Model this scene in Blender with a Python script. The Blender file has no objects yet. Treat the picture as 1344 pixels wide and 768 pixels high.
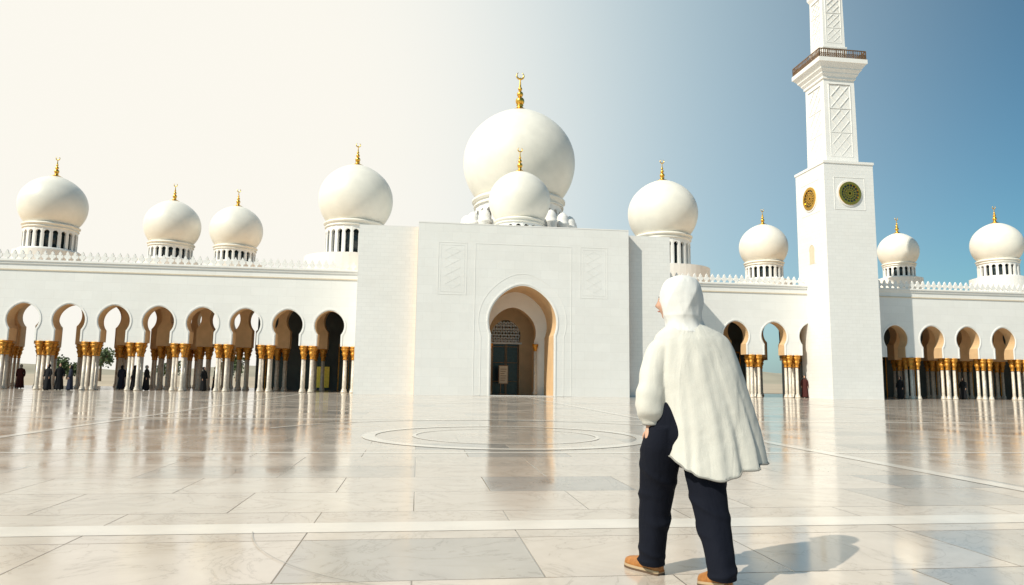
import bpy, bmesh, math, random
from mathutils import Vector, Matrix
from mathutils.geometry import tessellate_polygon
random.seed(7)
S = bpy.context.scene
PI = math.pi
def rad(d): return math.radians(d)

# ------------------------------------------------------------------ materials
def new_mat(name):
    m = bpy.data.materials.new(name); m.use_nodes = True
    nt = m.node_tree; b = nt.nodes["Principled BSDF"]
    return m, nt, b
def N(nt, typ, **kw):
    n = nt.nodes.new(typ)
    for k, v in kw.items(): setattr(n, k, v)
    return n
def ramp(nt, fac, stops):
    r = N(nt, 'ShaderNodeValToRGB')
    e = r.color_ramp.elements
    e[0].position, e[0].color = stops[0][0], (*stops[0][1], 1)
    e[1].position, e[1].color = stops[-1][0], (*stops[-1][1], 1)
    for p, c in stops[1:-1]:
        x = e.new(p); x.color = (*c, 1)
    nt.links.new(fac, r.inputs[0]); return r.outputs[0]
def noise(nt, vec, scale, detail=4, rough=.55, dist=0):
    n = N(nt, 'ShaderNodeTexNoise')
    n.inputs['Scale'].default_value = scale; n.inputs['Detail'].default_value = detail
    n.inputs['Roughness'].default_value = rough; n.inputs['Distortion'].default_value = dist
    if vec is not None: nt.links.new(vec, n.inputs['Vector'])
    return n.outputs['Fac']
def bump(nt, b, h, strength, dist, prev=None):
    n = N(nt, 'ShaderNodeBump'); n.inputs['Strength'].default_value = strength
    n.inputs['Distance'].default_value = dist
    nt.links.new(h, n.inputs['Height'])
    if prev: nt.links.new(prev, n.inputs['Normal'])
    nt.links.new(n.outputs[0], b.inputs['Normal']); return n.outputs[0]
def mixc(nt, fac, a, b_, mode='MIX'):
    m = N(nt, 'ShaderNodeMix', data_type='RGBA', blend_type=mode)
    for sock, v in ((m.inputs[0], fac), (m.inputs[6], a), (m.inputs[7], b_)):
        if isinstance(v, (int, float)): sock.default_value = v
        elif isinstance(v, tuple): sock.default_value = (*v, 1)
        else: nt.links.new(v, sock)
    return m.outputs[2]
def simple(name, col, rough=.6, metal=0., var=.12, nscale=6., bs=0., bscale=40., bdist=.01):
    m, nt, b = new_mat(name)
    tc = N(nt, 'ShaderNodeTexCoord').outputs['Object']
    f = noise(nt, tc, nscale)
    lo = tuple(c*(1-var) for c in col); hi = tuple(min(1, c*(1+var)) for c in col)
    nt.links.new(ramp(nt, f, [(.3, lo), (.7, hi)]), b.inputs['Base Color'])
    b.inputs['Roughness'].default_value = rough; b.inputs['Metallic'].default_value = metal
    if bs: bump(nt, b, noise(nt, tc, bscale), bs, bdist)
    return m
def wall_mat(name, col, bw=.6, bh=.3, rough=.5, seam=.86):
    m, nt, b = new_mat(name)
    tc = N(nt, 'ShaderNodeTexCoord').outputs['Object']
    sp = N(nt, 'ShaderNodeSeparateXYZ'); nt.links.new(tc, sp.inputs[0])
    ad = N(nt, 'ShaderNodeMath', operation='ADD'); nt.links.new(sp.outputs[0], ad.inputs[0]); nt.links.new(sp.outputs[1], ad.inputs[1])
    cb = N(nt, 'ShaderNodeCombineXYZ'); nt.links.new(ad.outputs[0], cb.inputs[0]); nt.links.new(sp.outputs[2], cb.inputs[1])
    br = N(nt, 'ShaderNodeTexBrick'); nt.links.new(cb.outputs[0], br.inputs['Vector'])
    br.inputs['Scale'].default_value = 1; br.inputs['Brick Width'].default_value = bw; br.inputs['Row Height'].default_value = bh
    br.inputs['Mortar Size'].default_value = .010; br.inputs['Mortar Smooth'].default_value = .3
    br.inputs['Color1'].default_value = (*col, 1); br.inputs['Color2'].default_value = (*[c*.965 for c in col], 1)
    br.inputs['Mortar'].default_value = (*[c*seam for c in col], 1)
    f = noise(nt, tc, .35, 5)
    st = ramp(nt, f, [(.3, (.955, .95, .94)), (.7, (1, 1, 1))])
    c = mixc(nt, 1., br.outputs['Color'], st, 'MULTIPLY')
    f2 = noise(nt, tc, 3., 6)
    c = mixc(nt, 1., c, ramp(nt, f2, [(.25, (.975, .97, .965)), (.7, (1, 1, 1))]), 'MULTIPLY')
    nt.links.new(c, b.inputs['Base Color']); b.inputs['Roughness'].default_value = rough
    inv = N(nt, 'ShaderNodeMath', operation='SUBTRACT'); inv.inputs[0].default_value = 1; nt.links.new(br.outputs['Fac'], inv.inputs[1])
    p = bump(nt, b, inv.outputs[0], .2, .008)
    return m
M_wall = wall_mat('marble_cladding', (.84, .83, .81), 1.2, .6, seam=.91)
M_brick = wall_mat('marble_small_block', (.84, .83, .81), .55, .26, seam=.88)
M_trim = simple('white_trim', (.82, .80, .77), .5, var=.03, nscale=2)
M_cream = simple('warm_lit_plaster', (.70, .47, .26), .7, var=.08, nscale=1.5)  # cream plaster; base colour also carries the warm glow on arch undersides
M_inner = simple('warm_lit_inner_plaster', (.72, .46, .24), .7, var=.1, nscale=1.5)  # tan inner rows, base colour pushed to orange to paint in warm light
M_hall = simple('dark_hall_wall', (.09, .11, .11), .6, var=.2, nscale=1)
M_dark = simple('dark_glass', (.02, .035, .04), .2, var=.3)
M_domew = simple('dome_marble', (.80, .765, .69), .42, var=.045, nscale=1.2)
M_tan = simple('tan_band', (.66, .56, .42), .6, var=.06)
M_gold = simple('gold', (.85, .50, .09), .3, metal=1., var=.15, nscale=8, bs=.2, bscale=30)
M_cap = simple('gilded_capital', (.60, .26, .035), .38, metal=.5, var=.4, nscale=9, bs=.6, bscale=24, bdist=.03)
M_shaft = simple('column_marble', (.66, .59, .50), .3, var=.18, nscale=7)
M_rail = simple('bronze_rail', (.22, .13, .07), .5, metal=.4, var=.2)

# ------------------------------------------------------------------ mesh builder
class MB:
    def __init__(s): s.v = []; s.f = []; s.m = []; s.s = []
    def add(s, vs, fs, m=0, sm=False):
        o = len(s.v); s.v += [tuple(v) for v in vs]
        for f in fs: s.f.append(tuple(i+o for i in f)); s.m.append(m); s.s.append(sm)
    def box(s, x0, x1, y0, y1, z0, z1, m=0):
        vs = [(x, y, z) for z in (z0, z1) for y in (y0, y1) for x in (x0, x1)]
        s.add(vs, [(0, 2, 3, 1), (4, 5, 7, 6), (0, 1, 5, 4), (2, 6, 7, 3), (0, 4, 6, 2), (1, 3, 7, 5)], m)
    def revolve(s, prof, cx=0, cy=0, n=24, m=0, sm=True, ph=0, mod=None):
        vs = []; fs = []
        for k, (r, z) in enumerate(prof):
            for i in range(n):
                a = 2*PI*i/n+ph; rr = r*(mod(i, k) if mod else 1)
                vs.append((cx+rr*math.cos(a), cy+rr*math.sin(a), z))
        for k in range(len(prof)-1):
            for i in range(n):
                j = (i+1) % n; fs.append((k*n+i, k*n+j, (k+1)*n+j, (k+1)*n+i))
        s.add(vs, fs, m, sm)
        s.add(vs[:n], [tuple(range(n))[::-1]], m); s.add(vs[-n:], [tuple(range(n))], m)
    def extrude(s, poly, d0, d1, m=0, mside=None, mp=None):
        mp = mp or (lambda a, d, b: (a, d, b))
        mside = m if mside is None else mside
        n = len(poly)
        tris = tessellate_polygon([[Vector((a, b, 0)) for a, b in poly]])
        s.add([mp(a, d0, b) for a, b in poly], tris, m)
        s.add([mp(a, d1, b) for a, b in poly], [t[::-1] for t in tris], m)
        vs = [mp(a, d0, b) for a, b in poly]+[mp(a, d1, b) for a, b in poly]
        s.add(vs, [(i, (i+1) % n, (i+1) % n+n, i+n) for i in range(n)], mside)
    def bar(s, p0, p1, w, t, nrm, m=0):
        p0 = Vector(p0); p1 = Vector(p1); nn = Vector(nrm).normalized()
        d = (p1-p0).normalized(); q = d.cross(nn)*w/2; h = nn*t/2
        vs = [p+a*q+b*h for p in (p0, p1) for a in (-1, 1) for b in (-1, 1)]
        s.add(vs, [(0, 1, 3, 2), (4, 6, 7, 5), (0, 4, 5, 1), (2, 3, 7, 6), (0, 2, 6, 4), (1, 5, 7, 3)], m)
    def tube(s, pts, m=0, n=16, res=5, flat=None):
        P = catmull(pts, res)
        vs = []; fs = []
        up = None
        for k, p in enumerate(P):
            c = Vector(p[:3]); a = Vector(P[max(0, k-1)][:3]); b = Vector(P[min(len(P)-1, k+1)][:3])
            d = (b-a).normalized()
            if up is None:
                up = Vector((0, 1, 0)) if abs(d.y) < .9 else Vector((1, 0, 0))
            u = (up-d*up.dot(d)).normalized(); up = u; w = d.cross(u)
            r = p[3]; r2 = p[4] if len(p) > 4 else r
            for i in range(n):
                t = 2*PI*i/n; vs.append(c+w*math.cos(t)*r+u*math.sin(t)*r2)
        K = len(P)
        for k in range(K-1):
            for i in range(n):
                j = (i+1) % n; fs.append((k*n+i, k*n+j, (k+1)*n+j, (k+1)*n+i))
        fs.append(tuple(range(n))[::-1]); fs.append(tuple(range((K-1)*n, K*n)))
        s.add(vs, fs, m, True)
    def ball(s, c, rx, ry, rz, m=0, n=20, k=12):
        vs = []; fs = []
        for j in range(1, k):
            ph = -PI/2+PI*j/k
            for i in range(n):
                a = 2*PI*i/n; vs.append((c[0]+rx*math.cos(ph)*math.cos(a), c[1]+ry*math.cos(ph)*math.sin(a), c[2]+rz*math.sin(ph)))
        for j in range(k-2):
            for i in range(n):
                q = (i+1) % n; fs.append((j*n+i, j*n+q, (j+1)*n+q, (j+1)*n+i))
        b = len(vs); vs.append((c[0], c[1], c[2]-rz)); vs.append((c[0], c[1], c[2]+rz))
        for i in range(n):
            q = (i+1) % n; fs.append((b, q, i)); fs.append((b+1, (k-2)*n+i, (k-2)*n+q))
        s.add(vs, fs, m, True)
    def mesh(s, name, mats, recalc=True):
        me = bpy.data.meshes.new(name); me.from_pydata(s.v, [], s.f)
        for m in mats: me.materials.append(m)
        me.polygons.foreach_set('material_index', s.m); me.polygons.foreach_set('use_smooth', s.s)
        if recalc:
            bm = bmesh.new(); bm.from_mesh(me)
            bmesh.ops.remove_doubles(bm, verts=bm.verts, dist=1e-5)
            bmesh.ops.recalc_face_normals(bm, faces=bm.faces); bm.to_mesh(me); bm.free()
        me.update(); return me
    def obj(s, name, mats, parent=None, **k):
        o = bpy.data.objects.new(name, s.mesh(name, mats, **k)); S.collection.objects.link(o)
        if parent: o.parent = parent
        return o
def catmull(pts, res):
    if len(pts) < 3: return pts
    out = []; L = len(pts)
    for i in range(L-1):
        p0 = pts[max(0, i-1)]; p1 = pts[i]; p2 = pts[i+1]; p3 = pts[min(L-1, i+2)]
        for k in range(res):
            t = k/res
            out.append(tuple(.5*((2*b)+(-a+c)*t+(2*a-5*b+4*c-d)*t*t+(-a+3*b-3*c+d)*t**3) for a, b, c, d in zip(p0, p1, p2, p3)))
    out.append(tuple(pts[-1])); return out
def empty(name, loc=(0, 0, 0)):
    e = bpy.data.objects.new(name, None); e.location = loc; S.collection.objects.link(e); return e
def keyhole(c, r, neck, ztop, zb, n=26, point=.06):
    zc = ztop-r*(1+point); a0 = -math.acos(neck/r)
    pts = [(c+neck, zb)]
    for i in range(n+1):
        a = a0+(PI-2*a0)*i/n
        s_ = math.sin(a); p = 1+point*max(0, s_)**6
        pts.append((c+r*math.cos(a), zc+r*s_*p))
    pts.append((c-neck, zb)); return pts
def arch_wall(xa, xb, ztop, zb, centres, r, neck, atop, point=.06, n=26):
    P = [(xa, ztop), (xb, ztop), (xb, zb)]
    for c in sorted(centres, reverse=True): P += keyhole(c, r, neck, atop, zb, n, point)
    P.append((xa, zb)); return P

# ------------------------------------------------------------------ courtyard floor + ground
def floor_mat():
    m, nt, b = new_mat('polished_marble_slabs')
    tc = N(nt, 'ShaderNodeTexCoord').outputs['Object']
    W, H = 1.55, 1.05
    sp = N(nt, 'ShaderNodeSeparateXYZ'); nt.links.new(tc, sp.inputs[0])
    def mth(op, a, b_=None):
        n = N(nt, 'ShaderNodeMath', operation=op)
        for i, v in enumerate((a, b_)):
            if v is None: continue
            if isinstance(v, (int, float)): n.inputs[i].default_value = v
            else: nt.links.new(v, n.inputs[i])
        return n.outputs[0]
    row = mth('FLOOR', mth('DIVIDE', sp.outputs[1], H))
    sh = mth('MULTIPLY', mth('FLOOR', mth('MULTIPLY', mth('FRACT', mth('MULTIPLY', row, .381)), 2.)), .5*W)
    xs = mth('ADD', sp.outputs[0], sh)
    col = mth('FLOOR', mth('DIVIDE', xs, W))
    cb = N(nt, 'ShaderNodeCombineXYZ'); nt.links.new(col, cb.inputs[0]); nt.links.new(row, cb.inputs[1])
    wn = N(nt, 'ShaderNodeTexWhiteNoise', noise_dimensions='3D'); nt.links.new(cb.outputs[0], wn.inputs['Vector'])
    fx = mth('FRACT', mth('DIVIDE', xs, W)); fy = mth('FRACT', mth('DIVIDE', sp.outputs[1], H))
    ex = mth('MULTIPLY', mth('MINIMUM', fx, mth('SUBTRACT', 1., fx)), W)
    ey = mth('MULTIPLY', mth('MINIMUM', fy, mth('SUBTRACT', 1., fy)), H)
    ed = mth('MINIMUM', ex, ey)
    seam = mth('LESS_THAN', ed, .005)
    base = ramp(nt, wn.outputs['Value'], [(0., (.585, .50, .425)), (.35, (.63, .55, .475)), (.6, (.56, .485, .415)), (.82, (.61, .53, .46)), (.92, (.48, .43, .38)), (1., (.40, .375, .35))])
    vo = N(nt, 'ShaderNodeVectorMath', operation='MULTIPLY_ADD'); nt.links.new(wn.outputs['Color'], vo.inputs[0])
    vo.inputs[1].default_value = (9, 9, 9); nt.links.new(tc, vo.inputs[2])
    v1 = noise(nt, vo.outputs[0], 1.3, 8, .62, 1.6)
    vein = ramp(nt, v1, [(.40, (1, 1, 1)), (.485, (.96, .955, .95)), (.50, (.76, .75, .74)), (.515, (.96, .955, .95)), (.62, (1, 1, 1))])
    v2 = noise(nt, vo.outputs[0], 2.6, 6, .6, .6)
    cl = ramp(nt, v2, [(.3, (.90, .895, .885)), (.65, (1, 1, 1))])
    c = mixc(nt, 1., mixc(nt, 1., base, vein, 'MULTIPLY'), cl, 'MULTIPLY')
    c = mixc(nt, seam, c, (.24, .20, .16))
    nt.links.new(c, b.inputs['Base Color'])
    r = noise(nt, tc, .8, 6)
    rr = N(nt, 'ShaderNodeMapRange'); nt.links.new(r, rr.inputs[0]); rr.inputs[1].default_value = .3; rr.inputs[2].default_value = .7
    rr.inputs[3].default_value = .06; rr.inputs[4].default_value = .18
    nt.links.new(rr.outputs[0], b.inputs['Roughness'])
    b.inputs['IOR'].default_value = 1.65
    p = bump(nt, b, noise(nt, tc, 1.1, 2), .05, .05)
    sm = N(nt, 'ShaderNodeMath', operation='MINIMUM'); nt.links.new(ed, sm.inputs[0]); sm.inputs[1].default_value = .006
    bump(nt, b, sm.outputs[0], .5, 1., p)
    return m
M_floor = floor_mat()
M_strip = simple('white_marble_inlay', (.70, .64, .57), .16, var=.08, nscale=2)
M_grey = simple('grey_marble_inlay', (.46, .41, .35), .14, var=.08, nscale=3)
M_sand = simple('sandy_ground', (.42, .35, .26), .9, var=.15, nscale=.05)
g = MB(); g.add([(-2500, -2500, -.06), (2500, -2500, -.06), (2500, 2500, -.06), (-2500, 2500, -.06)], [(0, 1, 2, 3)])
g.obj('ground', [M_sand])
court = empty('courtyard_pavement')
g = MB(); g.box(-45, 85, -45, 66, -.05, 0); g.obj('marble_floor', [M_floor], court)
def sheet(mb, x0, x1, y0, y1, z, m=0): mb.add([(x0, y0, z), (x1, y0, z), (x1, y1, z), (x0, y1, z)], [(0, 1, 2, 3)], m)
def annulus(mb, cx, cy, r0, r1, z, a0=0, a1=360, n=96, m=0):
    vs = []; fs = []
    for i in range(n+1):
        a = rad(a0+(a1-a0)*i/n)
        vs += [(cx+r0*math.cos(a), cy+r0*math.sin(a), z), (cx+r1*math.cos(a), cy+r1*math.sin(a), z)]
    for i in range(n): fs.append((2*i, 2*i+1, 2*i+3, 2*i+2))
    mb.add(vs, fs, m)
g = MB()
sheet(g, -45, 85, 5.50, 5.84, .002)
sheet(g, -45, 85, 11.0, 11.16, .002); sheet(g, -45, 85, 19.5, 19.85, .002); sheet(g, -45, 85, 32, 32.4, .002)
for x in (-7.4, 6.6, 20.6): sheet(g, x, x+.24, 5.9, 45.8, .004)
annulus(g, 1.8, 14.3, 2.6, 2.86, .006); annulus(g, 1.8, 14.3, 1.8, 1.88, .006)
annulus(g, 1.8, 14.3, 5.2, 5.35, .006, 20, 160)
g.obj('white_inlay', [M_strip], court, recalc=False)
g = MB()
for (x, y, r, a, b_) in ((.9, 5.9, 2.1, 190, 285), (-.9, 6.9, 2.6, 20, 150), (4.6, 8.2, 1.7, 60, 260),
                     (-4.5, 8.5, 2.4, -60, 90), (9.5, 12, 3, 120, 300), (-1.2, 3.2, 1.1, 200, 330), (11, 7.5, 2.2, 80, 220)):
    annulus(g, x, y, r, r+.007, .008, a, b_, 60)
g.obj('floral_inlay_line', [M_grey], court, recalc=False)

# ------------------------------------------------------------------ arcades
colm = MB()
def one_col(x, y):
    colm.revolve([(.19, 0), (.19, .1), (.15, .13), (.165, .2), (.12, .26), (.112, .3), (.102, 2.28)], x, y, 14, 0)
    colm.revolve([(.13, 2.28), (.14, 2.34), (.11, 2.4), (.13, 2.52), (.20, 2.72), (.15, 2.76), (.18, 2.86), (.27, 3.04), (.2, 3.07), (.27, 3.1), (.27, 3.2)], x, y, 16, 1,
                 mod=lambda i, k: (1.14 if i % 2 else .88) if 3 <= k <= 7 else 1)
for dx in (-.29, .29):
    for dy in (.17, .73): one_col(dx, dy)
col_mesh = colm.mesh('column_cluster', [M_shaft, M_cap])
leaf = [(-.07, 0), (-.07, .1), (-.19, .2), (-.2, .33), (-.13, .39), (-.06, .34), (-.1, .46), (0, .64), (.1, .46), (.06, .34), (.13, .39), (.2, .33), (.19, .2), (.07, .1), (.07, 0)]
CEIL = 7.5
def arcade(xa, xb, centres, closed, glow_panels=()):
    E = empty('colonnade_arcade')
    centres = sorted(centres)
    piers = [(a+b_)/2 for a, b_ in zip(centres, centres[1:])]
    sp0 = centres[1]-centres[0]; piers = [centres[0]-sp0/2]+piers+[centres[-1]+sp0/2]
    w = MB(); w.extrude(arch_wall(xa, xb, 8.46, 3.2, centres, 1.0, .78, 5.68), 50, 50.9, 0, 1)
    for c in centres:
        o = keyhole(c, 1.13, .91, 5.82, 3.2, 22); i_ = keyhole(c, 1.06, .84, 5.75, 3.2, 22)
        for k in range(len(o)-1):
            a, b_, c2, d = o[k], o[k+1], i_[k+1], i_[k]
            w.add([(a[0], 49.965, a[1]), (b_[0], 49.965, b_[1]), (c2[0], 49.965, c2[1]), (d[0], 49.965, d[1]),
                   (a[0], 50.01, a[1]), (b_[0], 50.01, b_[1]), (c2[0], 50.01, c2[1]), (d[0], 50.01, d[1])],
                  [(0, 1, 2, 3), (0, 4, 5, 1), (3, 2, 6, 7)], 2)
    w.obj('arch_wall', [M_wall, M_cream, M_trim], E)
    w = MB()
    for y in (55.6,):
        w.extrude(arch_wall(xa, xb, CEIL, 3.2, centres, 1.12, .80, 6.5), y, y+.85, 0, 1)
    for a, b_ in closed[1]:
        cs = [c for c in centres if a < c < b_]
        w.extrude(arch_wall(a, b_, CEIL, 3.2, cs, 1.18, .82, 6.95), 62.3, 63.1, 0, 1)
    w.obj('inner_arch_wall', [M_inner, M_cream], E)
    w = MB(); w.box(xa, xb, 50.9, 63.2, CEIL+.001, 8.3, 0); w.obj('roof_slab', [M_inner], E)
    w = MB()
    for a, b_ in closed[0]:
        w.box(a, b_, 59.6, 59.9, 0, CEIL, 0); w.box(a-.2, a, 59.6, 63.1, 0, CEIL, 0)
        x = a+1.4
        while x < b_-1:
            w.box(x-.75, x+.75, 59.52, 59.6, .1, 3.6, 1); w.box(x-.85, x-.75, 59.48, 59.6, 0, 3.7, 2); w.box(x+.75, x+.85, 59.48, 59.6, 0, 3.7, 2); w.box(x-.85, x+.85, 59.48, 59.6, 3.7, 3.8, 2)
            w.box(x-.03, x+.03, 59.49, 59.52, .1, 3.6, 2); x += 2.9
    for (x0, x1, y, z0, z1) in glow_panels: w.box(x0, x1, y, y+.1, z0, z1, 3)  # gold panel added to paint in the yellow glow inside the hall
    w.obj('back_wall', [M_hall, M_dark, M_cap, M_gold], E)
    w = MB()
    w.box(xa, xb, 49.86, 50.9, 8.46, 8.58, 0); w.box(xa, xb, 49.93, 49.999, 8.3, 8.457, 0); w.box(xa, xb, 49.95, 49.999, 7.86, 7.93, 1)
    n = int((xb-xa)/.47)
    for i in range(n):
        c = xa+.3+i*.47
        w.extrude([(c+a, 8.58+b_) for a, b_ in leaf], 49.95, 50.07, 0)
    w.obj('parapet_cresting', [M_trim, M_tan], E)
    for x in piers:
        for y in (49.98, 55.58, 62.25):
            if y > 60 and not any(a < x < b_ for a, b_ in closed[1]): continue
            if xa < x < xb:
                o = bpy.data.objects.new('columns', col_mesh); o.location = (x, y, 0); S.collection.objects.link(o); o.parent = E
    return E
LC = [-6.2-2.82*i for i in range(14)]
arcade(-45, -4.15, LC, ([(-12.9, -4.2)], [(-45, -13.2)]), glow_panels=((-8.7, -7.2, 59.3, .2, 1.9),))
RC = [23.6, 26.65, 29.7, 33.3]+[36.65+3.1*i for i in range(12)]
arcade(17.31, 74, RC, ([(17.5, 29.0), (34.5, 73.8)], [(29.2, 34.2)]))

# ------------------------------------------------------------------ gatehouse
G = empty('mosque_gatehouse')
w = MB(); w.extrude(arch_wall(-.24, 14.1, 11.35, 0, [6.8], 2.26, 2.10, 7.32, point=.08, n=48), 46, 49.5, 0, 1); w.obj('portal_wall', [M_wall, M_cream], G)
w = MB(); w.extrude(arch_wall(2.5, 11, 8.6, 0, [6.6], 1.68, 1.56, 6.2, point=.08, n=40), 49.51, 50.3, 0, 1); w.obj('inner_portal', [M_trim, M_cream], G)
w = MB(); w.box(-4.14, -.25, 46.7, 62, 0, 11.2); w.box(14.11, 17.3, 46.7, 62, 0, 11.2)
w.box(-.2, 2.5, 49.51, 66, 0, 11.1); w.box(11, 14.05, 49.51, 66, 0, 11.1); w.box(2.5, 11, 49.51, 66, 8.61, 11.1); w.obj('wing_walls', [M_brick], G)
w = MB(); w.box(2.51, 4.3, 50.31, 53, 0, 8.6); w.box(9.2, 10.99, 50.31, 53, 0, 8.6); w.box(4.3, 9.2, 50.31, 53, 7.2, 8.6); w.box(2.6, 10.9, 56.5, 56.7, 0, 8.6); w.obj('vestibule_wall', [M_cream], G)
w = MB(); w.extrude(arch_wall(4.31, 9.19, 7.19, 0, [6.5], 1.12, 1.02, 5.55, point=.05, n=30), 52.5, 52.9, 0); w.obj('door_screen', [M_cream], G)
w = MB()
w.box(5.3, 7.7, 52.42, 52.96, 3.72, 3.86)
cz = 4.42
for i in range(-9, 10):
    for sgn in (-1, 1):
        x0 = 6.5+i*.26
        pts = [(x0+sgn*t*1.0, 3.86+t*1.75) for t in (0, 1)]
        seg = []
        for k in range(41):
            t = k/40; x = pts[0][0]+(pts[1][0]-pts[0][0])*t; z = pts[0][1]+(pts[1][1]-pts[0][1])*t
            if (x-6.5)**2+(z-cz)**2 < 1.1**2: seg.append((x, z))
        if len(seg) > 2: w.bar((seg[0][0], 52.7, seg[0][1]), (seg[-1][0], 52.7, seg[-1][1]), .095, .06, (0, 1, 0))
for k in range(4): 
    z = 4.05+k*.38; h = math.sqrt(max(.01, 1.1**2-(z-cz)**2)); w.bar((6.5-h, 52.7, z), (6.5+h, 52.7, z), .06, .05, (0, 1, 0))
w.obj('pierced_tympanum', [M_trim], G)
w = MB(); w.box(5.5, 7.5, 52.75, 52.82, 0, 3.7, 0)
for x in (5.5, 6.45, 6.55, 7.42): w.box(x, x+.07, 52.68, 52.75, 0, 3.7, 1)
for z in (.9, 2.3, 3.5): w.box(5.5, 7.5, 52.69, 52.75, z, z+.06, 1)
w.obj('door_leaf', [M_dark, M_rail], G)
w = MB()
def arch_band(w, c, R, nk, top, wd, pr, y, n=44, m=0):
    o = keyhole(c, R, nk, top, 0, n, .08); i_ = keyhole(c, R-wd, nk-wd, top-wd, 0, n, .08)
    for k in range(len(o)-1):
        a, b_, c2, d = o[k], o[k+1], i_[k+1], i_[k]
        w.add([(a[0], y-pr, a[1]), (b_[0], y-pr, b_[1]), (c2[0], y-pr, c2[1]), (d[0], y-pr, d[1]),
               (a[0], y+.01, a[1]), (b_[0], y+.01, b_[1]), (c2[0], y+.01, c2[1]), (d[0], y+.01, d[1])], [(0, 1, 2, 3), (0, 4, 5, 1), (3, 2, 6, 7)], m)
arch_band(w, 6.8, 2.42, 2.26, 7.5, .09, .03, 46); arch_band(w, 6.8, 2.98, 2.80, 8.15, .04, .012, 46)
def frame(w, x0, x1, z0, z1, y, t=.05, pr=.025, m=0):
    w.box(x0, x1, y-pr, y+.01, z1-t, z1, m); w.box(x0, x1, y-pr, y+.01, z0, z0+t, m)
    w.box(x0, x0+t, y-pr, y+.01, z0+t, z1-t, m); w.box(x1-t, x1, y-pr, y+.01, z0+t, z1-t, m)
for x0, x1 in ((1.1, 3.0), (10.7, 12.6)):
    frame(w, x0, x1, 6.6, 10.1, 46, .03, .012); frame(w, x0+.16, x1-.16, 6.78, 9.92, 46, .02, .009)
    for i in range(5):
        z = 7.0+i*.56; xm = (x0+x1)/2
        for a, b_ in (((xm, z), (xm+.5, z+.28)), ((xm+.5, z+.28), (xm, z+.56)), ((xm, z+.56), (xm-.5, z+.28)), ((xm-.5, z+.28), (xm, z))):
            w.bar((a[0], 45.998, a[1]), (b_[0], 45.998, b_[1]), .014, .014, (0, 1, 0))
frame(w, 3.55, 10.1, .02, 10.1, 46, .035, .012)
w.box(-.24, 14.1, 45.985, 49.5, 11.352, 11.42)
w.obj('relief_moulding', [M_trim], G)
w = MB()
for x in (4.98, 8.22):
    w.revolve([(.16, 0), (.16, .2), (.1, .3), (.1, 3.1)], x, 49.35, 14, 0); w.revolve([(.12, 3.1), (.12, 3.2), (.22, 3.5), (.22, 3.6)], x, 49.35, 14, 1)
w.obj('jamb_columns', [M_shaft, M_cap], G)
w = MB(); w.box(-.35, .35, -.04, .04, .75, 2.1, 0); w.box(-.3, .3, -.046, -.04, .8, 2.05, 1); w.box(-.22, -.16, -.03, .03, 0, .75, 0); w.box(.16, .22, -.03, .03, 0, .75, 0); w.box(-.35, .35, -.2, .2, 0, .04, 0)
for k in range(6): w.box(-.22, .22-.06*(k % 3), -.05, -.046, 1.8-k*.16, 1.84-k*.16, 0)
o = w.obj('notice_stand', [M_rail, M_tan]); o.location = (6.15, 50.9, 0)

# ------------------------------------------------------------------ domes
def finial(w, x, y, z, h, R, m):
    b = .22*R
    w.revolve([(b*1.25, z-.10*R*.4), (b*.75, z+.02*h), (b*.35, z+.09*h), (b*.2, z+.15*h), (b*.3, z+.17*h), (h*.035, z+.2*h)], x, y, 20, m)
    def sph(zc, r): w.ball((x, y, zc), r, r, r, m, 16, 10)
    sph(z+.27*h, h*.105); sph(z+.44*h, h*.075); sph(z+.57*h, h*.05)
    w.revolve([(h*.03, z+.2*h), (h*.028, z+.6*h), (h*.014, z+.8*h), (h*.006, z+.86*h)], x, y, 10, m)
    rc = h*.085; pts = []
    for i in range(15):
        a = rad(120+300*i/14); t = h*.02*(.25+math.sin(PI*i/14))
        pts.append((x+rc*math.cos(a), y, z+.9*h+rc*math.sin(a), t))
    w.tube(pts, m, 8, 1)
def dome(x, y, zc, R, base_z, fh, NB=20, base_r=1.0, drum=.7):
    E = empty('mosque_dome', (x, y, 0))
    prof = []
    for i in range(41):
        a = rad(-43+132*i/40); s_ = math.sin(a)
        prof.append((R*math.cos(a), zc+R*s_*(1 if s_ < 0 else .93+.05*s_**8)))
    w = MB(); w.revolve(prof, 0, 0, 64, 0)
    zb = zc-.682*R
    w.revolve([(.73*R, zb+.02*R), (.79*R, zb), (.83*R, zb-.03*R), (.83*R, zb-.06*R), (.78*R, zb-.075*R), (.78*R, zb-.12*R), (.80*R, zb-.135*R), (.80*R, zb-.16*R)], 0, 0, 64, 0)
    w.obj('dome_shell', [M_domew], E)
    w = MB(); z1 = zb-.16*R; z0 = zb-drum*R+.08*R
    bw = 2*PI*.77*R/NB
    for i in range(NB):
        a0 = 2*PI*i/NB
        def mp(a, d, b_, a0=a0):
            return (d*math.cos(a0)-a*math.sin(a0), d*math.sin(a0)+a*math.cos(a0), b_)
        h = z1-z0; r = bw*.33
        P = [(-bw/2, z1), (bw/2, z1), (bw/2, z0)]+keyhole(0, r, r*.85, z1-.14*h, z0, 8, .1)+[(-bw/2, z0)]
        w.extrude(P, .77*R*math.cos(PI/NB), .68*R, 0, None, mp)
    w.revolve([(.64*R, z0), (.64*R, z1)], 0, 0, 32, 1)
    w.revolve([(.86*R, z0-.08*R), (.86*R, z0-.02*R), (.80*R, z0), (.60*R, z0)], 0, 0, 48, 0)
    w.revolve([(base_r*R, base_z), (base_r*R, z0-.09*R), (.84*R, z0-.085*R)], 0, 0, 48, 0, sm=False)
    w.obj('drum', [M_trim, M_dark], E)
    w = MB(); finial(w, 0, 0, zc+.965*R, fh, R, 0); w.obj('finial', [M_gold], E)
    return E
D0 = dome(8.1, 58, 19.5, 4.79, 11.12, 3.7, 26, 1.0, .85)
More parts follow.
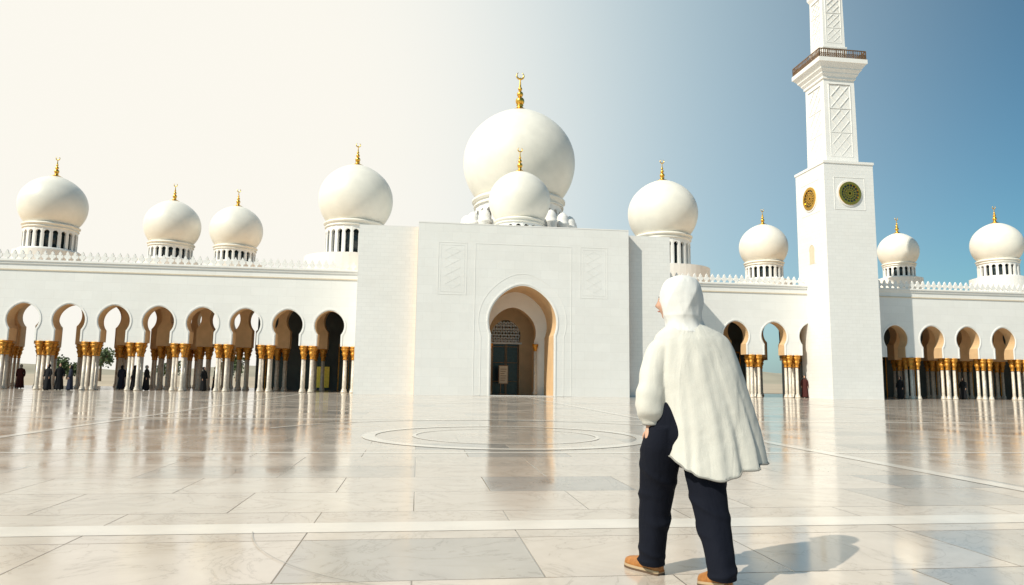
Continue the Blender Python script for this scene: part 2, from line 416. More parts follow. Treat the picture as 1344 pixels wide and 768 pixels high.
w = MB()
for i in range(20):
    a = 2*PI*(i+.5)/20; x = 4.5*math.cos(a); y = 4.5*math.sin(a)
    w.revolve([(.5, 11.1), (.5, 13.5), (.56, 13.55), (.56, 13.7), (.48, 13.75), (.5, 14.0), (.42, 14.3), (.25, 14.5), (.03, 14.62)], x, y, 14, 0)
w.obj('drum_turrets', [M_trim], D0)
dome(7.1, 50.4, 14.25, 2.28, 11.12, 1.95, 18, 1.0)
dome(-5.7, 60, 16.15, 3.12, 8.31, 2.1, 22, 1.3, .98)
dome(21.6, 60, 16.2, 3.12, 8.31, 2.1, 22, 1.3, .98)
dome(-28.7, 58, 14.1, 2.38, 8.31, 1.7, 20, 1.0, .90)
dome(-19.75, 58, 12.85, 2.1, 8.31, 1.5, 20, 1.1)
dome(-14.85, 58, 12.7, 2.03, 8.31, 1.5, 20, 1.1)
dome(31.2, 60, 13.5, 2.15, 8.31, 1.55, 20, 1.1, .8)
dome(44.7, 60, 13.6, 1.78, 8.31, 1.6, 18, 1.1, .8)
dome(49.6, 54, 13.25, 2.0, 8.31, 1.6, 20, 1.1, .8)

# ------------------------------------------------------------------ minaret
T = empty('minaret', (31.4, 49.05, 0))
BH = 1.97
w = MB(); w.box(-BH, BH, -BH, BH, 0, 17.4, 0); w.obj('tower_base', [M_brick], T)
def sq(w, prof, m=0):
    vs = []; fs = []
    for h, z in prof: vs += [(-h, -h, z), (h, -h, z), (h, h, z), (-h, h, z)]
    for k in range(len(prof)-1):
        for i in range(4): fs.append((4*k+i, 4*k+(i+1) % 4, 4*k+4+(i+1) % 4, 4*k+4+i))
    fs.append((3, 2, 1, 0)); n = 4*(len(prof)-1); fs.append((n, n+1, n+2, n+3)); w.add(vs, fs, m)
w = MB()
sq(w, [(BH, 17.4), (BH+.06, 17.42), (BH+.06, 17.6), (1.8, 17.65), (1.34, 17.66)]); sq(w, [(1.30, 17.66), (1.26, 24.3)])
sq(w, [(1.26, 24.3), (1.36, 24.34), (1.36, 24.5), (1.5, 24.7), (1.5, 24.78), (1.68, 25.0), (1.68, 25.08), (1.92, 25.4), (1.98, 25.42), (1.98, 25.75)])
sq(w, [(.95, 25.75), (.95, 27.0), (1.0, 27.03), (1.0, 27.15), (.9, 27.2), (.86, 31.5), (1.0, 31.8), (1.0, 32.0)])
w.revolve([(.75, 32), (.72, 36), (1.0, 36.3), (1.0, 36.6), (.6, 36.6), (.6, 38), (.8, 38.6), (.7, 39.4), (.4, 39.9), (.05, 40.2)], 0, 0, 24)
w.obj('shaft', [M_trim], T)
w = MB()
def face_maps():
    yield lambda u, d, z, h: (u, -h-d, z)
    yield lambda u, d, z, h: (-h-d, -u, z)
    yield lambda u, d, z, h: (h+d, u, z)
    yield lambda u, d, z, h: (-u, h+d, z)
for fi, F in enumerate(face_maps()):
    nr = Vector(F(0, 1, 0, 0)); 
    def bar(a, b_, h, wd=.05, t=.05, m=0): w.bar(F(a[0], 0, a[1], h), F(b_[0], 0, b_[1], h), wd, t, nr, m)
    for (u, z0, z1, h) in ((.88, 18.2, 23.9, 1.285), (.62, 27.5, 31.2, .885), (.66, 25.95, 26.9, .955)):
        bar((-u, z0), (u, z0), h); bar((-u, z1), (u, z1), h); bar((-u, z0), (-u, z1), h); bar((u, z0), (u, z1), h)
        if z1-z0 < 2: continue
        st = (z1-z0)/3
        for k in range(3):
            a = z0+k*st+.1; b_ = a+st-.2; mid = (a+b_)/2; q = u*.82
            bar((0, a), (q, mid), h, .035, .06); bar((q, mid), (0, b_), h, .035, .06); bar((0, b_), (-q, mid), h, .035, .06); bar((-q, mid), (0, a), h, .035, .06)
            bar((-q, a), (q, b_), h, .025, .05); bar((-q, b_), (q, a), h, .025, .05)
            bar((-u, b_+.1), (u, b_+.1), h, .04, .05)
    h = BH; zc = 15.15
    for (r0, r1, d, m) in ((.88, 1.0, .05, 0), (.68, .88, .10, 1)):
        n = 40; vs = []; fs = []
        for i in range(n):
            a = 2*PI*i/n
            for r, dd in ((r0, -.01), (r0, d), (r1, d), (r1, -.01)): vs.append(F(r*math.cos(a), dd, zc+r*math.sin(a), h))
        for i in range(n):
            j = (i+1) % n
            for k in range(3): fs.append((4*i+k, 4*i+k+1, 4*j+k+1, 4*j+k))
        w.add(vs, fs, m)
    w.add([F(.70*math.cos(2*PI*i/32), .015, zc+.70*math.sin(2*PI*i/32), h) for i in range(32)], [tuple(range(32))], 2)
    for k in range(8):
        a = PI*k/8; w.bar(F(-.68*math.cos(a), .03, zc-.68*math.sin(a), h), F(.68*math.cos(a), .03, zc+.68*math.sin(a), h), .05, .03, nr, 1)
    for rr in (.16, .32, .5):
        for k in range(16):
            a = 2*PI*k/16; b2 = 2*PI*(k+1)/16
            w.bar(F(rr*math.cos(a), .035, zc+rr*math.sin(a), h), F(rr*math.cos(b2), .035, zc+rr*math.sin(b2), h), .06, .03, nr, 1)
    q = 1.22
    for a, b_ in (((-q, zc-q), (q, zc-q)), ((q, zc-q), (q, zc+q)), ((q, zc+q), (-q, zc+q)), ((-q, zc+q), (-q, zc-q))): bar(a, b_, BH, .04, .04)
    if fi == 1:
        nic = keyhole(0, .42, .38, 11.6, 10.1, 14, .12)
        w.add([F(a, .015, b_, h) for a, b_ in nic], [tuple(range(len(nic)))], 3)
        for k in range(len(nic)-1): bar(nic[k], nic[k+1], BH+.01, .06, .06)
w.obj('relief_ornament', [M_trim, M_gold, M_dark, M_tan], T)
w = MB()
for F in face_maps():
    nr = Vector(F(0, 1, 0, 0)); h = 1.9
    for z, wd in ((25.8, .06), (26.1, .03), (26.42, .07)): w.bar(F(-h, 0, z, h), F(h, 0, z, h), wd, .06, nr)
    n = 22
    for i in range(n+1):
        u = -h+2*h*i/n; w.bar(F(u, 0, 25.76, h), F(u, 0, 26.42, h), .04 if i % 4 else .09, .04, nr)
        if i < n:
            u2 = u+2*h/n; w.bar(F(u, 0, 25.82, h), F(u2, 0, 26.1, h), .025, .03, nr); w.bar(F(u2, 0, 25.82, h), F(u, 0, 26.1, h), .025, .03, nr)
w.obj('balcony_rail', [M_rail], T)
w = MB(); finial(w, 0, 0, 40.1, 2.2, 1.6, 0); w.obj('finial', [M_gold], T)

# ------------------------------------------------------------------ distant trees and hills
M_leaf = simple('foliage', (.07, .10, .035), .8, var=.5, nscale=.6); M_bark = simple('bark', (.16, .11, .07), .9)
w = MB()
for t in range(40):
    x = -150+t*6.2+random.uniform(-2, 2); y = random.uniform(100, 128); H = random.uniform(2.6, 4.6)
    w.revolve([(.22, 0), (.14, H*.5), (.06, H*.8)], x, y, 7, 1)
    lobes = [(x+random.uniform(-1.3, 1.3), y+random.uniform(-1.3, 1.3), H*random.uniform(.5, .9), random.uniform(.6, 1.2)) for _ in range(8)]
    for lx, ly, lz, lr in lobes:
        w.bar((x, y, H*.45), (lx, ly, lz), .07, .07, (0, 1, 0), 1)
        for _ in range(70):
            d = Vector((random.gauss(0, 1), random.gauss(0, 1), random.gauss(0, .8))).normalized()*lr*random.uniform(.5, 1.05)
            c = Vector((lx, ly, lz))+d; a = Vector((random.uniform(-1, 1), random.uniform(-1, 1), random.uniform(-1, 1))).normalized()*.2
            b_ = a.orthogonal().normalized()*.14; w.add([c-a, c+b_, c+a, c-b_], [(0, 1, 2, 3)], 0)
w.obj('distant_tree_row', [M_leaf, M_bark], recalc=False)
w = MB(); n = 60; vs = []; fs = []
for i in range(n+1):
    x = -900+1800*i/n
    hh = 7+5*math.sin(i*.5)+3*math.sin(i*1.3+1)
    vs += [(x, 480, -1), (x, 620, max(2, hh)), (x, 900, -1)]
for i in range(n): fs += [(3*i, 3*i+3, 3*i+4, 3*i+1), (3*i+1, 3*i+4, 3*i+5, 3*i+2)]
w.add(vs, fs, 0, True); w.obj('hill', [simple('dry_hill', (.32, .29, .22), .9, var=.2, nscale=.02)], recalc=False)

# ------------------------------------------------------------------ people
M_skin = simple('skin', (.55, .32, .22), .5, var=.06)
M_eye = simple('eye_dark', (.03, .02, .015), .2); M_eyew = simple('eye_white', (.75, .72, .7), .3)
M_lip = simple('lips', (.45, .18, .15), .45)
def cloth(name, col, sc=500., wr=.3, sheen=.0, weave=.25):
    m, nt, b = new_mat(name)
    tc = N(nt, 'ShaderNodeTexCoord').outputs['Object']
    f = noise(nt, tc, 5, 5)
    c = ramp(nt, f, [(.3, tuple(c*.93 for c in col)), (.7, col)])
    f3 = noise(nt, tc, sc*.6, 2)
    c = mixc(nt, 1., c, ramp(nt, f3, [(.3, (.93, .93, .92)), (.7, (1, 1, 1))]), 'MULTIPLY')
    nt.links.new(c, b.inputs['Base Color'])
    b.inputs['Roughness'].default_value = .9; b.inputs['Sheen Weight'].default_value = sheen
    b.inputs['Specular IOR Level'].default_value = .2
    mp = N(nt, 'ShaderNodeMapping'); nt.links.new(tc, mp.inputs[0]); mp.inputs['Scale'].default_value = (1, 1, .3)
    p = bump(nt, b, noise(nt, mp.outputs[0], 9, 3, .5, .8), wr, .02)
    bump(nt, b, noise(nt, tc, sc, 2), weave, .003, p)
    return m
M_coat = cloth('cream_wool', (.66, .64, .585), sc=320, wr=.5, weave=.35); M_hood = cloth('white_cotton', (.72, .71, .69), wr=.4); M_trou = cloth('navy_cotton', (.0045, .006, .013), wr=.6)
M_trimc = cloth('hem_piping', (.28, .27, .25)); M_leather = simple('tan_leather', (.36, .145, .035), .5, var=.25, nscale=25, bs=.3, bscale=120, bdist=.003)
M_sole = simple('rubber_sole', (.10, .06, .035), .7); M_mid = simple('midsole', (.45, .33, .2), .7); M_lace = simple('lace', (.5, .25, .08), .7)

def head_mesh(mb, c, face_deg, s=1., mats=(0, 1, 2, 3)):
    R = Matrix.Rotation(rad(face_deg), 3, 'Z'); n, k = 48, 36; vs = []; fs = []
    gs = lambda v, m_, w_: math.exp(-((v-m_)/w_)**2)
    for j in range(k+1):
        ph = -PI/2+PI*j/k
        for i in range(n):
            a = 2*PI*i/n; x = .074*math.cos(ph)*math.sin(a); y = .094*math.cos(ph)*math.cos(a); z = .118*math.sin(ph)
            if y > 0:
                fr = min(1, y/.05)
                y += fr*(.026*gs(x, 0, .011)*gs(z, -.018, .018)+.012*gs(x, 0, .010)*gs(z, .008, .022)+.006*gs(z, .032, .012)*gs(x, 0, .045)
                         - .010*(gs(x, .03, .016)+gs(x, -.03, .016))*gs(z, .012, .012)+.008*gs(x, 0, .022)*gs(z, -.052, .010)+.014*gs(x, 0, .025)*gs(z, -.092, .02)
                         + .005*(gs(x, .042, .02)+gs(x, -.042, .02))*gs(z, -.02, .02))
            if z < -.04: x *= 1-.35*(-.04-z)/.078
            vs.append(Vector(c)+R @ Vector((x*s, y*s, z*s)))
    for j in range(k):
        for i in range(n):
            q = (i+1) % n; fs.append((j*n+i, j*n+q, (j+1)*n+q, (j+1)*n+i))
    mb.add(vs, fs, mats[0], True)
    def P(x, y, z): return tuple(Vector(c)+R @ Vector((x*s, y*s, z*s)))
    for sx in (-1, 1):
        mb.ball(P(sx*.030, .074, .012), .012*s, .012*s, .008*s, mats[2], 12, 8); mb.ball(P(sx*.030, .0815, .012), .0055*s, .0055*s, .0055*s, mats[1], 10, 6)
        mb.tube([(*P(sx*.014, .092, .034), .0015*s), (*P(sx*.03, .088, .038), .0022*s), (*P(sx*.046, .074, .034), .0015*s)], mats[1], 6, 3)
        mb.ball(P(sx*.075, -.002, -.005), .008*s, .016*s, .03*s, mats[0], 12, 8)
    mb.tube([(*P(-.024, .088, -.052), .002*s), (*P(-.008, .100, -.049), .0045*s), (*P(.008, .100, -.049), .0045*s), (*P(.024, .088, -.052), .002*s)], mats[3], 8, 3)

def remesh(o, vox, disp=None, size=.12, sm=4):
    r = o.modifiers.new('Remesh', 'REMESH'); r.mode = 'VOXEL'; r.voxel_size = vox; r.use_smooth_shade = True
    s_ = o.modifiers.new('Smooth', 'SMOOTH'); s_.iterations = sm; s_.factor = .5
    if disp:
        t = bpy.data.textures.new(o.name+'_wrinkle', 'CLOUDS'); t.noise_scale = size; t.noise_depth = 1
        d = o.modifiers.new('Displace', 'DISPLACE'); d.texture = t; d.strength = disp; d.mid_level = .5

lat, dep = 1.04, 4.23
cy_, sy_ = math.cos(rad(7.5)), math.sin(rad(7.5))
PW = empty('walking_person', (lat*cy_+dep*sy_, dep*cy_-lat*sy_, 0)); PW.rotation_euler = (0, 0, rad(-7.5))
def lerp_tab(tab, t):
    for a, b_ in zip(tab, tab[1:]):
        if a[0] <= t <= b_[0]:
            u = (t-a[0])/(b_[0]-a[0])
            return [x+(y-x)*u for x, y in zip(a[1:], b_[1:])]
    return tab[-1][1:]
def smooth_tab(tab, res=6): return catmull(tab, res)
CT = smooth_tab([(0, 1.515, .00, .02, .070, .075), (.04, 1.49, .01, .01, .100, .088), (.09, 1.462, .022, 0, .150, .105), (.15, 1.425, .036, 0, .202, .122),
      (.22, 1.37, .050, -.005, .232, .135), (.36, 1.22, .078, -.01, .254, .15), (.52, 1.05, .112, -.01, .270, .16), (.70, .88, .138, -.01, .288, .172), (.86, .73, .152, -.01, .302, .185), (1, .57, .160, -.015, .312, .195)])
w = MB(); n = 200; K = 90; vs = []; fs = []; hem = []
def ridge(x): return 1-2*abs(math.sin(x/2))**.8
for k in range(K+1):
    t = k/K; z, cx, cy, rx, ry = lerp_tab(CT, t)
    A = .16*max(0, t-.15)**.95
    A2 = .02*math.exp(-((t-.3)/.14)**2)
    for i in range(n):
        a = 2*PI*i/n
        fold = .42*ridge(4*a+1.3+.35*t)*(.7+.3*math.sin(a*2))+.36*ridge(9*a+2.0-.8*t)*(.55+.45*math.sin(3*a+1+2*t))+.14*math.sin(15*a+.4+1.5*t)
        fold -= .7*math.exp(-((a-4.95-.20*t)/.085)**2)
        fold += .40*math.exp(-((a-4.62-.1*t)/.11)**2)
        fold -= .55*math.exp(-((a-4.25+.12*t)/.08)**2)
        fold -= .55*math.exp(-((a-5.45-.12*t)/.09)**2)
        f = 1+A*(fold*1.1)+A2*math.sin(11*a+14*t+2*math.sin(a*3))
        ca, sa = math.cos(a), math.sin(a)
        f = 1+(f-1)*(1-.45*abs(ca))
        p = 2.2; q = (abs(ca)**p+abs(sa)**p)**(-1/p)
        zz = z
        if t > .4:
            edge = .03+.085*max(0, ca)**2+.10*max(0, -ca)**1.5-.015*math.sin(3*a+1)-.015*fold
            zz = z+edge*((t-.4)/.6)**2
        v = (cx+rx*ca*q*f, cy+ry*sa*q*f, zz); vs.append(v)
        if k == K: hem.append(v)
for k in range(K):
    for i in range(n):
        j = (i+1) % n; fs.append((k*n+i, k*n+j, (k+1)*n+j, (k+1)*n+i))
base = len(vs); cxh, cyh = .155, -.015
for (sc, dz) in ((.80, .03), (.45, .10)):
    for i in range(n):
        v = hem[i]; vs.append((cxh+(v[0]-cxh)*sc, cyh+(v[1]-cyh)*sc, v[2]+dz))
for k in range(2):
    p0 = K*n if k == 0 else base+(k-1)*n; p1 = base+k*n
    for i in range(n): j = (i+1) % n; fs.append((p0+i, p0+j, p1+j, p1+i))
fs.append(tuple(range(n))[::-1]); fs.append(tuple(range(base+n, base+2*n)))
w.add(vs, fs, 0, True)
SP = catmull([(-.07, 0, 1.41, .075, .085), (-.125, 0, 1.36, .085, .095), (-.170, -.005, 1.25, .084, .094), (-.196, -.015, 1.14, .083, .092), (-.210, -.02, 1.05, .087, .097), (-.210, -.012, .97, .085, .094), (-.204, -.004, .92, .066, .072), (-.200, 0, .892, .050, .056)], 11)
n = 44; vs = []; fs = []
for k, p in enumerate(SP):
    t = k/(len(SP)-1)
    for i in range(n):
        a = 2*PI*i/n
        am = .10*max(0, t-.25)
        wr = am*((math.sin(t*42+1.9*math.sin(a+.8)+.8*math.sin(2*a)))*(.5+.5*math.cos(a-4.2+4*t))+.5*math.sin(t*25-2.5*math.sin(a)))+.05*t*math.sin(3*a+4*t)
        vs.append((p[0]+p[3]*(1+wr*1.4)*math.cos(a), p[1]+p[4]*(1+wr*1.4)*math.sin(a), p[2]+.012*math.sin(a*2+1)*t*(1-t)*4))
for k in range(len(SP)-1):
    for i in range(n): j = (i+1) % n; fs.append((k*n+i, k*n+j, (k+1)*n+j, (k+1)*n+i))
fs.append(tuple(range(n))[::-1]); fs.append(tuple(range((len(SP)-1)*n, len(SP)*n))); w.add(vs, fs, 0, True)
o = w.obj('coat', [M_coat], PW); remesh(o, .0068, .004, .08, 1)
w = MB(); pts = [(v[0], v[1], v[2]+.006, .0055) for v in hem[::2]]; pts.append(pts[0]); w.tube(pts, 0, 6, 1); w.obj('hem_piping', [M_trimc], PW)
w = MB(); pts = [(-.200+.05*math.cos(rad(a)), .0+.056*math.sin(rad(a)), .894, .007) for a in range(0, 361, 15)]; w.tube(pts, 0, 6, 1); w.obj('cuff', [M_trimc], PW)
HT = smooth_tab([(0, 1.415, .022, .0, .120, .108), (.09, 1.445, .018, .0, .128, .116), (.2, 1.485, .008, .008, .117, .112), (.32, 1.525, 0, .015, .113, .115), (.46, 1.575, -.004, .02, .121, .126), (.60, 1.635, -.004, .025, .127, .134), (.72, 1.69, -.003, .028, .125, .132), (.82, 1.737, -.002, .03, .111, .118), (.90, 1.768, 0, .03, .086, .094), (.96, 1.786, 0, .03, .048, .058), (1, 1.793, 0, .03, .012, .016)], 4)
w = MB(); n = 120; K = 90; vs = []; fs = []
for k in range(K+1):
    t = k/K; z, cx, cy, rx, ry = lerp_tab(HT, t)
    for i in range(n):
        a = 2*PI*i/n
        up = min(1, 4*(1-t))
        f = 1+.03*(1-t)*math.sin(5*a+7*t)+.10*ridge(t*22+2.6*math.sin(a+.6)+1.3*math.sin(2*a))*max(0, .58-t)+.034*ridge(6*a-11*t+2)*up*math.exp(-((t-.6)/.25)**2)+.014*math.sin(11*a+9*t)*up*(1-t)
        vs.append((cx+rx*f*math.cos(a), cy+ry*f*math.sin(a), z+.016*math.sin(2*a+.5)*(1-t)))
for k in range(K):
    for i in range(n): j = (i+1) % n; fs.append((k*n+i, k*n+j, (k+1)*n+j, (k+1)*n+i))
fs.append(tuple(range(n))[::-1]); fs.append(tuple(range(K*n, (K+1)*n))); w.add(vs, fs, 0, True)
FD = 60
Rf = Matrix.Rotation(rad(FD), 3, 'Z'); pts = []
for i in range(25):
    a = 2*PI*i/24; p = Vector((.075*math.cos(a), .094-.02*abs(math.cos(a)), .10*math.sin(a))); p = Rf @ p+Vector((0, .028, 1.635)); pts.append((*p, .011))
w.tube(pts, 0, 10, 2)
o = w.obj('headscarf', [M_hood], PW); remesh(o, .005, .003, .06, 1)
w = MB(); c = Rf @ Vector((0, .048, 0))+Vector((0, .028, 1.625)); head_mesh(w, c, FD); w.tube([(0, .02, 1.42, .055), (0, .025, 1.5, .05), (0, .03, 1.58, .052)], 0, 16, 3)
w.obj('head', [M_skin, M_eye, M_eyew, M_lip], PW)
w = MB()
w.tube([(-.02, 0, 1.02, .15, .11), (-.03, 0, .93, .172, .125), (-.03, 0, .84, .178, .135), (-.03, 0, .78, .15, .12)], 0, 24, 4)
def leg(P, rings):
    SPt = catmull(P, 10); n = 44; vs = []; fs = []
    for k, p in enumerate(SPt):
        t = k/(len(SPt)-1)
        for i in range(n):
            a = 2*PI*i/n
            wr = 0
            for (tc_, am, ph, sl) in rings: 
                u = t-tc_-sl*1.6*math.sin(a+ph); wr += 1.2*am*math.exp(-(u/.020)**2)*(.5+.5*math.cos(a-ph*2))
            wr += .02*math.sin(2*a+6*t)+.02*math.sin(5*a-3*t)
            vs.append((p[0]+p[3]*(1+wr)*math.cos(a), p[1]+p[4]*(1+wr)*math.sin(a), p[2]))
    for k in range(len(SPt)-1):
        for i in range(n): j = (i+1) % n; fs.append((k*n+i, k*n+j, (k+1)*n+j, (k+1)*n+i))
    fs.append(tuple(range(n))[::-1]); fs.append(tuple(range((len(SPt)-1)*n, len(SPt)*n))); w.add(vs, fs, 0, True)
leg([(-.115, .0, .88, .108, .12), (-.136, .02, .76, .118, .128), (-.142, .07, .62, .111, .12), (-.147, .12, .48, .101, .108), (-.160, .145, .34, .092, .10), (-.170, .15, .2, .083, .092), (-.174, .16, .09, .078, .088), (-.174, .165, .05, .078, .09)],
    [(.18, .10, .5, .03), (.30, .08, 2.4, .04), (.48, .10, 1.1, .03), (.56, .12, 3.0, .035), (.64, .08, .2, .03), (.80, .10, 2.0, .02), (.86, .12, 4.2, .02), (.92, .10, 1.0, .02)])
leg([(.055, .0, .88, .108, .12), (.082, -.02, .76, .120, .128), (.100, -.045, .62, .112, .118), (.110, -.08, .48, .102, .106), (.118, -.14, .34, .092, .098), (.122, -.215, .22, .082, .09), (.122, -.26, .12, .076, .088), (.122, -.27, .085, .076, .088)],
    [(.20, .10, 1.5, .03), (.33, .08, .4, .04), (.47, .11, 2.1, .03), (.55, .12, 4.0, .035), (.66, .08, 1.2, .03), (.80, .10, 3.0, .02), (.88, .12, 5.2, .02)])
o = w.obj('trousers', [M_trou], PW); remesh(o, .007, .004, .08, 1)
def shoe(loc, ang, pitch):
    E = empty('shoe'); E.parent = PW; E.location = loc; E.rotation_euler = (rad(pitch), 0, rad(ang))
    secs = [(-.075, .026, .055), (-.06, .036, .085), (-.03, .038, .098), (0, .038, .095), (.04, .041, .078), (.09, .047, .064), (.13, .048, .054), (.17, .042, .046), (.195, .028, .036), (.205, .012, .026)]
    w = MB(); vs = []; fs = []; n = 20; P = catmull([(a, b_, c) for a, b_, c in secs], 4)
    for (y, hw, h) in P:
        for i in range(n):
            a = 2*PI*i/n; c_, s_ = math.cos(a), math.sin(a)
            x = hw*math.copysign(abs(c_)**.75, c_); z = .02+(h if s_ > 0 else .004)*math.copysign(abs(s_)**.8, s_)
            if s_ > .3 and y < .03: x *= .85
            vs.append((x, y, z))
    for k in range(len(P)-1):
        for i in range(n): j = (i+1) % n; fs.append((k*n+i, k*n+j, (k+1)*n+j, (k+1)*n+i))
    fs.append(tuple(range(n))[::-1]); fs.append(tuple(range((len(P)-1)*n, len(P)*n))); w.add(vs, fs, 0, True)
    for k in range(6):
        y = .02+k*.02; h = .098-.006*k
        w.tube([(-.024, y, h-.008, .0035), (0, y+.006, h+.002, .0035), (.024, y+.012, h-.008, .0035)], 1, 6, 3)
        w.tube([(.024, y, h-.008, .0035), (0, y+.006, h+.003, .0035), (-.024, y+.012, h-.008, .0035)], 1, 6, 3)
    w.tube([(.034*math.cos(rad(q)), -.03+.042*math.sin(rad(q)), .108, .008) for q in range(0, 361, 30)], 0, 8, 2)
    w.obj('upper', [M_leather, M_lace], E)
    for nm, z0, z1, ex, m in (('outsole', 0, .012, .005, M_sole), ('midsole', .012, .026, .003, M_mid)):
        w = MB(); L = [(hw+ex, y) for y, hw, h in P]; poly = [(x, y) for x, y in L]+[(-x, y) for x, y in reversed(L)]
        w.extrude(poly, z0, z1, 0, None, lambda a, d, b_: (a, b_, d)); w.obj(nm, [m], E)
    return E
shoe((-.172, .175, 0), 38, 0); shoe((.12, -.255, .038), 16, -11)
w = MB(); hx, hy, hz = -.208, -.005, .855
w.tube([(hx, hy, hz+.06, .027, .024), (hx, hy, hz+.02, .026, .022), (hx-.006, hy-.004, hz-.02, .028, .036), (hx-.008, hy-.002, hz-.055, .024, .040), (hx-.004, hy, hz-.075, .018, .036)], 0, 16, 4)
for q, (dy, L) in enumerate(((-.028, .060), (-.010, .072), (.009, .076), (.028, .068))):
    w.tube([(hx-.006, hy+dy, hz-.06, .0098), (hx, hy+dy, hz-.06-L*.45, .0092), (hx+.02, hy+dy*.9, hz-.06-L*.8, .008), (hx+.04, hy+dy*.85, hz-.06-L, .0065)], 0, 10, 3)
w.tube([(hx-.012, hy+.025, hz-.005, .012), (hx-.026, hy+.048, hz-.028, .011), (hx-.028, hy+.055, hz-.052, .009), (hx-.024, hy+.056, hz-.07, .007)], 0, 10, 3)
w.obj('hand', [M_skin], PW)

def visitor(x, y, head, robe, scarf, H=1.68, walk=0):
    E = empty('courtyard_visitor', (x, y, 0)); E.rotation_euler = (0, 0, rad(head)); E.scale = (H/1.7,)*3
    w = MB(); vs = []; fs = []; n = 28
    T_ = [(0, 1.46, .05, .05), (.06, 1.42, .13, .09), (.12, 1.37, .19, .11), (.3, 1.15, .18, .12), (.42, .98, .18, .14), (.6, .75, .2, .16), (.85, .35, .23, .19), (1, .05, .26, .22)]
    K = 22
    for k in range(K+1):
        t = k/K; z, rx, ry = lerp_tab(T_, t)
        for i in range(n):
            a = 2*PI*i/n; f = 1+.09*t*t*math.sin(6*a+2*t); vs.append((rx*f*math.cos(a), ry*f*math.sin(a), z))
    for k in range(K):
        for i in range(n): j = (i+1) % n; fs.append((k*n+i, k*n+j, (k+1)*n+j, (k+1)*n+i))
    fs.append(tuple(range(n))[::-1]); fs.append(tuple(range(K*n, (K+1)*n))); w.add(vs, fs, 0, True)
    for sx in (-1, 1):
        w.tube([(sx*.16, 0, 1.37, .06), (sx*.22, .01, 1.2, .058), (sx*.24, .0, 1.08, .055), (sx*.23, .08, .93, .055), (sx*.22, .11, .88, .05)], 0, 12, 4)
        w.ball((sx*.22, .125, .835), .025, .035, .05, 1, 10, 8)
        for q in range(4): w.tube([(sx*.22, .10+.016*q, .80, .009), (sx*.215, .105+.016*q, .765, .008), (sx*.205, .11+.016*q, .74, .006)], 1, 6, 2)
        w.ball((sx*.09, .06+walk*sx, .035), .045, .12, .035, 3, 12, 8)
    w.tube([(0, 0, 1.40, .09, .09), (0, -.005, 1.46, .075, .08), (0, -.012, 1.52, .09, .10), (0, -.02, 1.59, .10, .115), (0, -.02, 1.66, .085, .10), (0, -.015, 1.70, .045, .06), (0, -.015, 1.712, .01, .01)], 2, 20, 4)
    w.obj('robe_body', [robe, M_skin, scarf, M_eye], E)
    w = MB(); head_mesh(w, (0, .012, 1.585), 0, .98); w.obj('head', [M_skin, M_eye, M_eyew, M_lip], E)
M_black = cloth('black_abaya', (.015, .015, .017)); M_white2 = cloth('grey_robe', (.25, .24, .22)); M_red = cloth('maroon_cloth', (.07, .02, .018)); M_blue = cloth('dark_blue_cloth', (.025, .03, .05))
for a in ((-23.6, 49.0, 160, M_black, M_black, 1.66), (-23.0, 49.2, 200, M_black, M_black, 1.72), (-22.2, 48.9, 120, M_blue, M_black, 1.6),
          (-18.9, 50.4, 90, M_black, M_black, 1.68), (-18.3, 50.9, 260, M_black, M_white2, 1.7), (-14.5, 50.6, 240, M_black, M_black, 1.65), (-13.9, 51.2, 100, M_black, M_black, 1.7),
          (-27.3, 53, 30, M_red, M_white2, 1.66), (-25.4, 52.5, 80, M_black, M_black, 1.7), (-20.9, 53.5, 10, M_blue, M_black, 1.7), (29.2, 50.4, 150, M_red, M_black, 1.68), (29.9, 50.8, 210, M_black, M_black, 1.74),
          (36.3, 49.3, 120, M_black, M_black, 1.7), (26.0, 51.5, 60, M_black, M_black, 1.7), (30.4, 51.8, 20, M_blue, M_white2, 1.7), (43.0, 51, 120, M_black, M_black, 1.7)):
    visitor(*a)

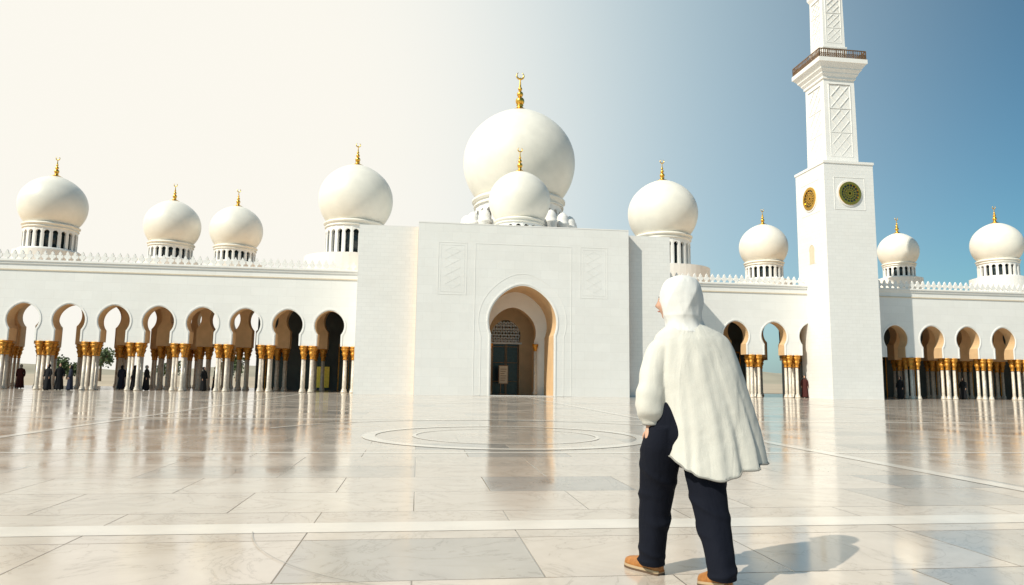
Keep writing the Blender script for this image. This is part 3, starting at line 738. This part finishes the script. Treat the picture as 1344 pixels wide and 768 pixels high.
# ------------------------------------------------------------------ light + sky
EL, AZ = 43., -(90+31.)
d = Vector((math.sin(rad(AZ))*math.cos(rad(EL)), math.cos(rad(AZ))*math.cos(rad(EL)), math.sin(rad(EL))))
sl = bpy.data.lights.new('sun', 'SUN'); sl.energy = 4.8; sl.angle = rad(.5); sl.color = (1, .93, .79)
so = bpy.data.objects.new('sun', sl); so.rotation_euler = (-d).to_track_quat('-Z', 'Y').to_euler(); so.location = (0, 0, 60); S.collection.objects.link(so)
W = bpy.data.worlds.new('World'); S.world = W; W.use_nodes = True; nt = W.node_tree
bg = nt.nodes['Background']; sk = nt.nodes.new('ShaderNodeTexSky'); sk.sky_type = 'NISHITA'; sk.sun_disc = False
sk.sun_elevation = rad(EL); sk.sun_rotation = rad(AZ % 360); sk.air_density = 1.0; sk.dust_density = 1.2; sk.ozone_density = 1.2
tc = nt.nodes.new('ShaderNodeTexCoord')
gd = Vector((math.sin(rad(-42))*math.cos(rad(10)), math.cos(rad(-42))*math.cos(rad(10)), math.sin(rad(10))))
dt = nt.nodes.new('ShaderNodeVectorMath'); dt.operation = 'DOT_PRODUCT'; nt.links.new(tc.outputs['Generated'], dt.inputs[0]); dt.inputs[1].default_value = gd
def mrange(a, b_):
    mr = nt.nodes.new('ShaderNodeMapRange'); mr.interpolation_type = 'SMOOTHSTEP'; nt.links.new(dt.outputs['Value'], mr.inputs[0]); mr.inputs[1].default_value = a; mr.inputs[2].default_value = b_; return mr.outputs[0]
tint = mixc(nt, 1., sk.outputs[0], (.50, .86, .88), 'MULTIPLY')
hcol = mixc(nt, mrange(.38, .84), (5.9, 7.4, 7.9), (9.7, 9.4, 8.6))
hz = mixc(nt, mrange(.0, .78), tint, hcol)
nt.links.new(hz, bg.inputs[0]); bg.inputs[1].default_value = .1

# ------------------------------------------------------------------ camera
cd = bpy.data.cameras.new('camera'); cd.lens = 920/1344*36; cd.sensor_width = 36; cd.clip_end = 5000; cd.clip_start = .05
co = bpy.data.objects.new('camera', cd); S.collection.objects.link(co); S.camera = co
M = Matrix.Translation((0, 0, 1.15)) @ Matrix.Rotation(rad(-7.5), 4, 'Z') @ Matrix.Rotation(rad(97), 4, 'X') @ Matrix.Rotation(rad(.8), 4, 'Z')
co.matrix_world = M
S.view_settings.view_transform = 'Standard'; S.view_settings.look = 'None'; S.view_settings.exposure = 0
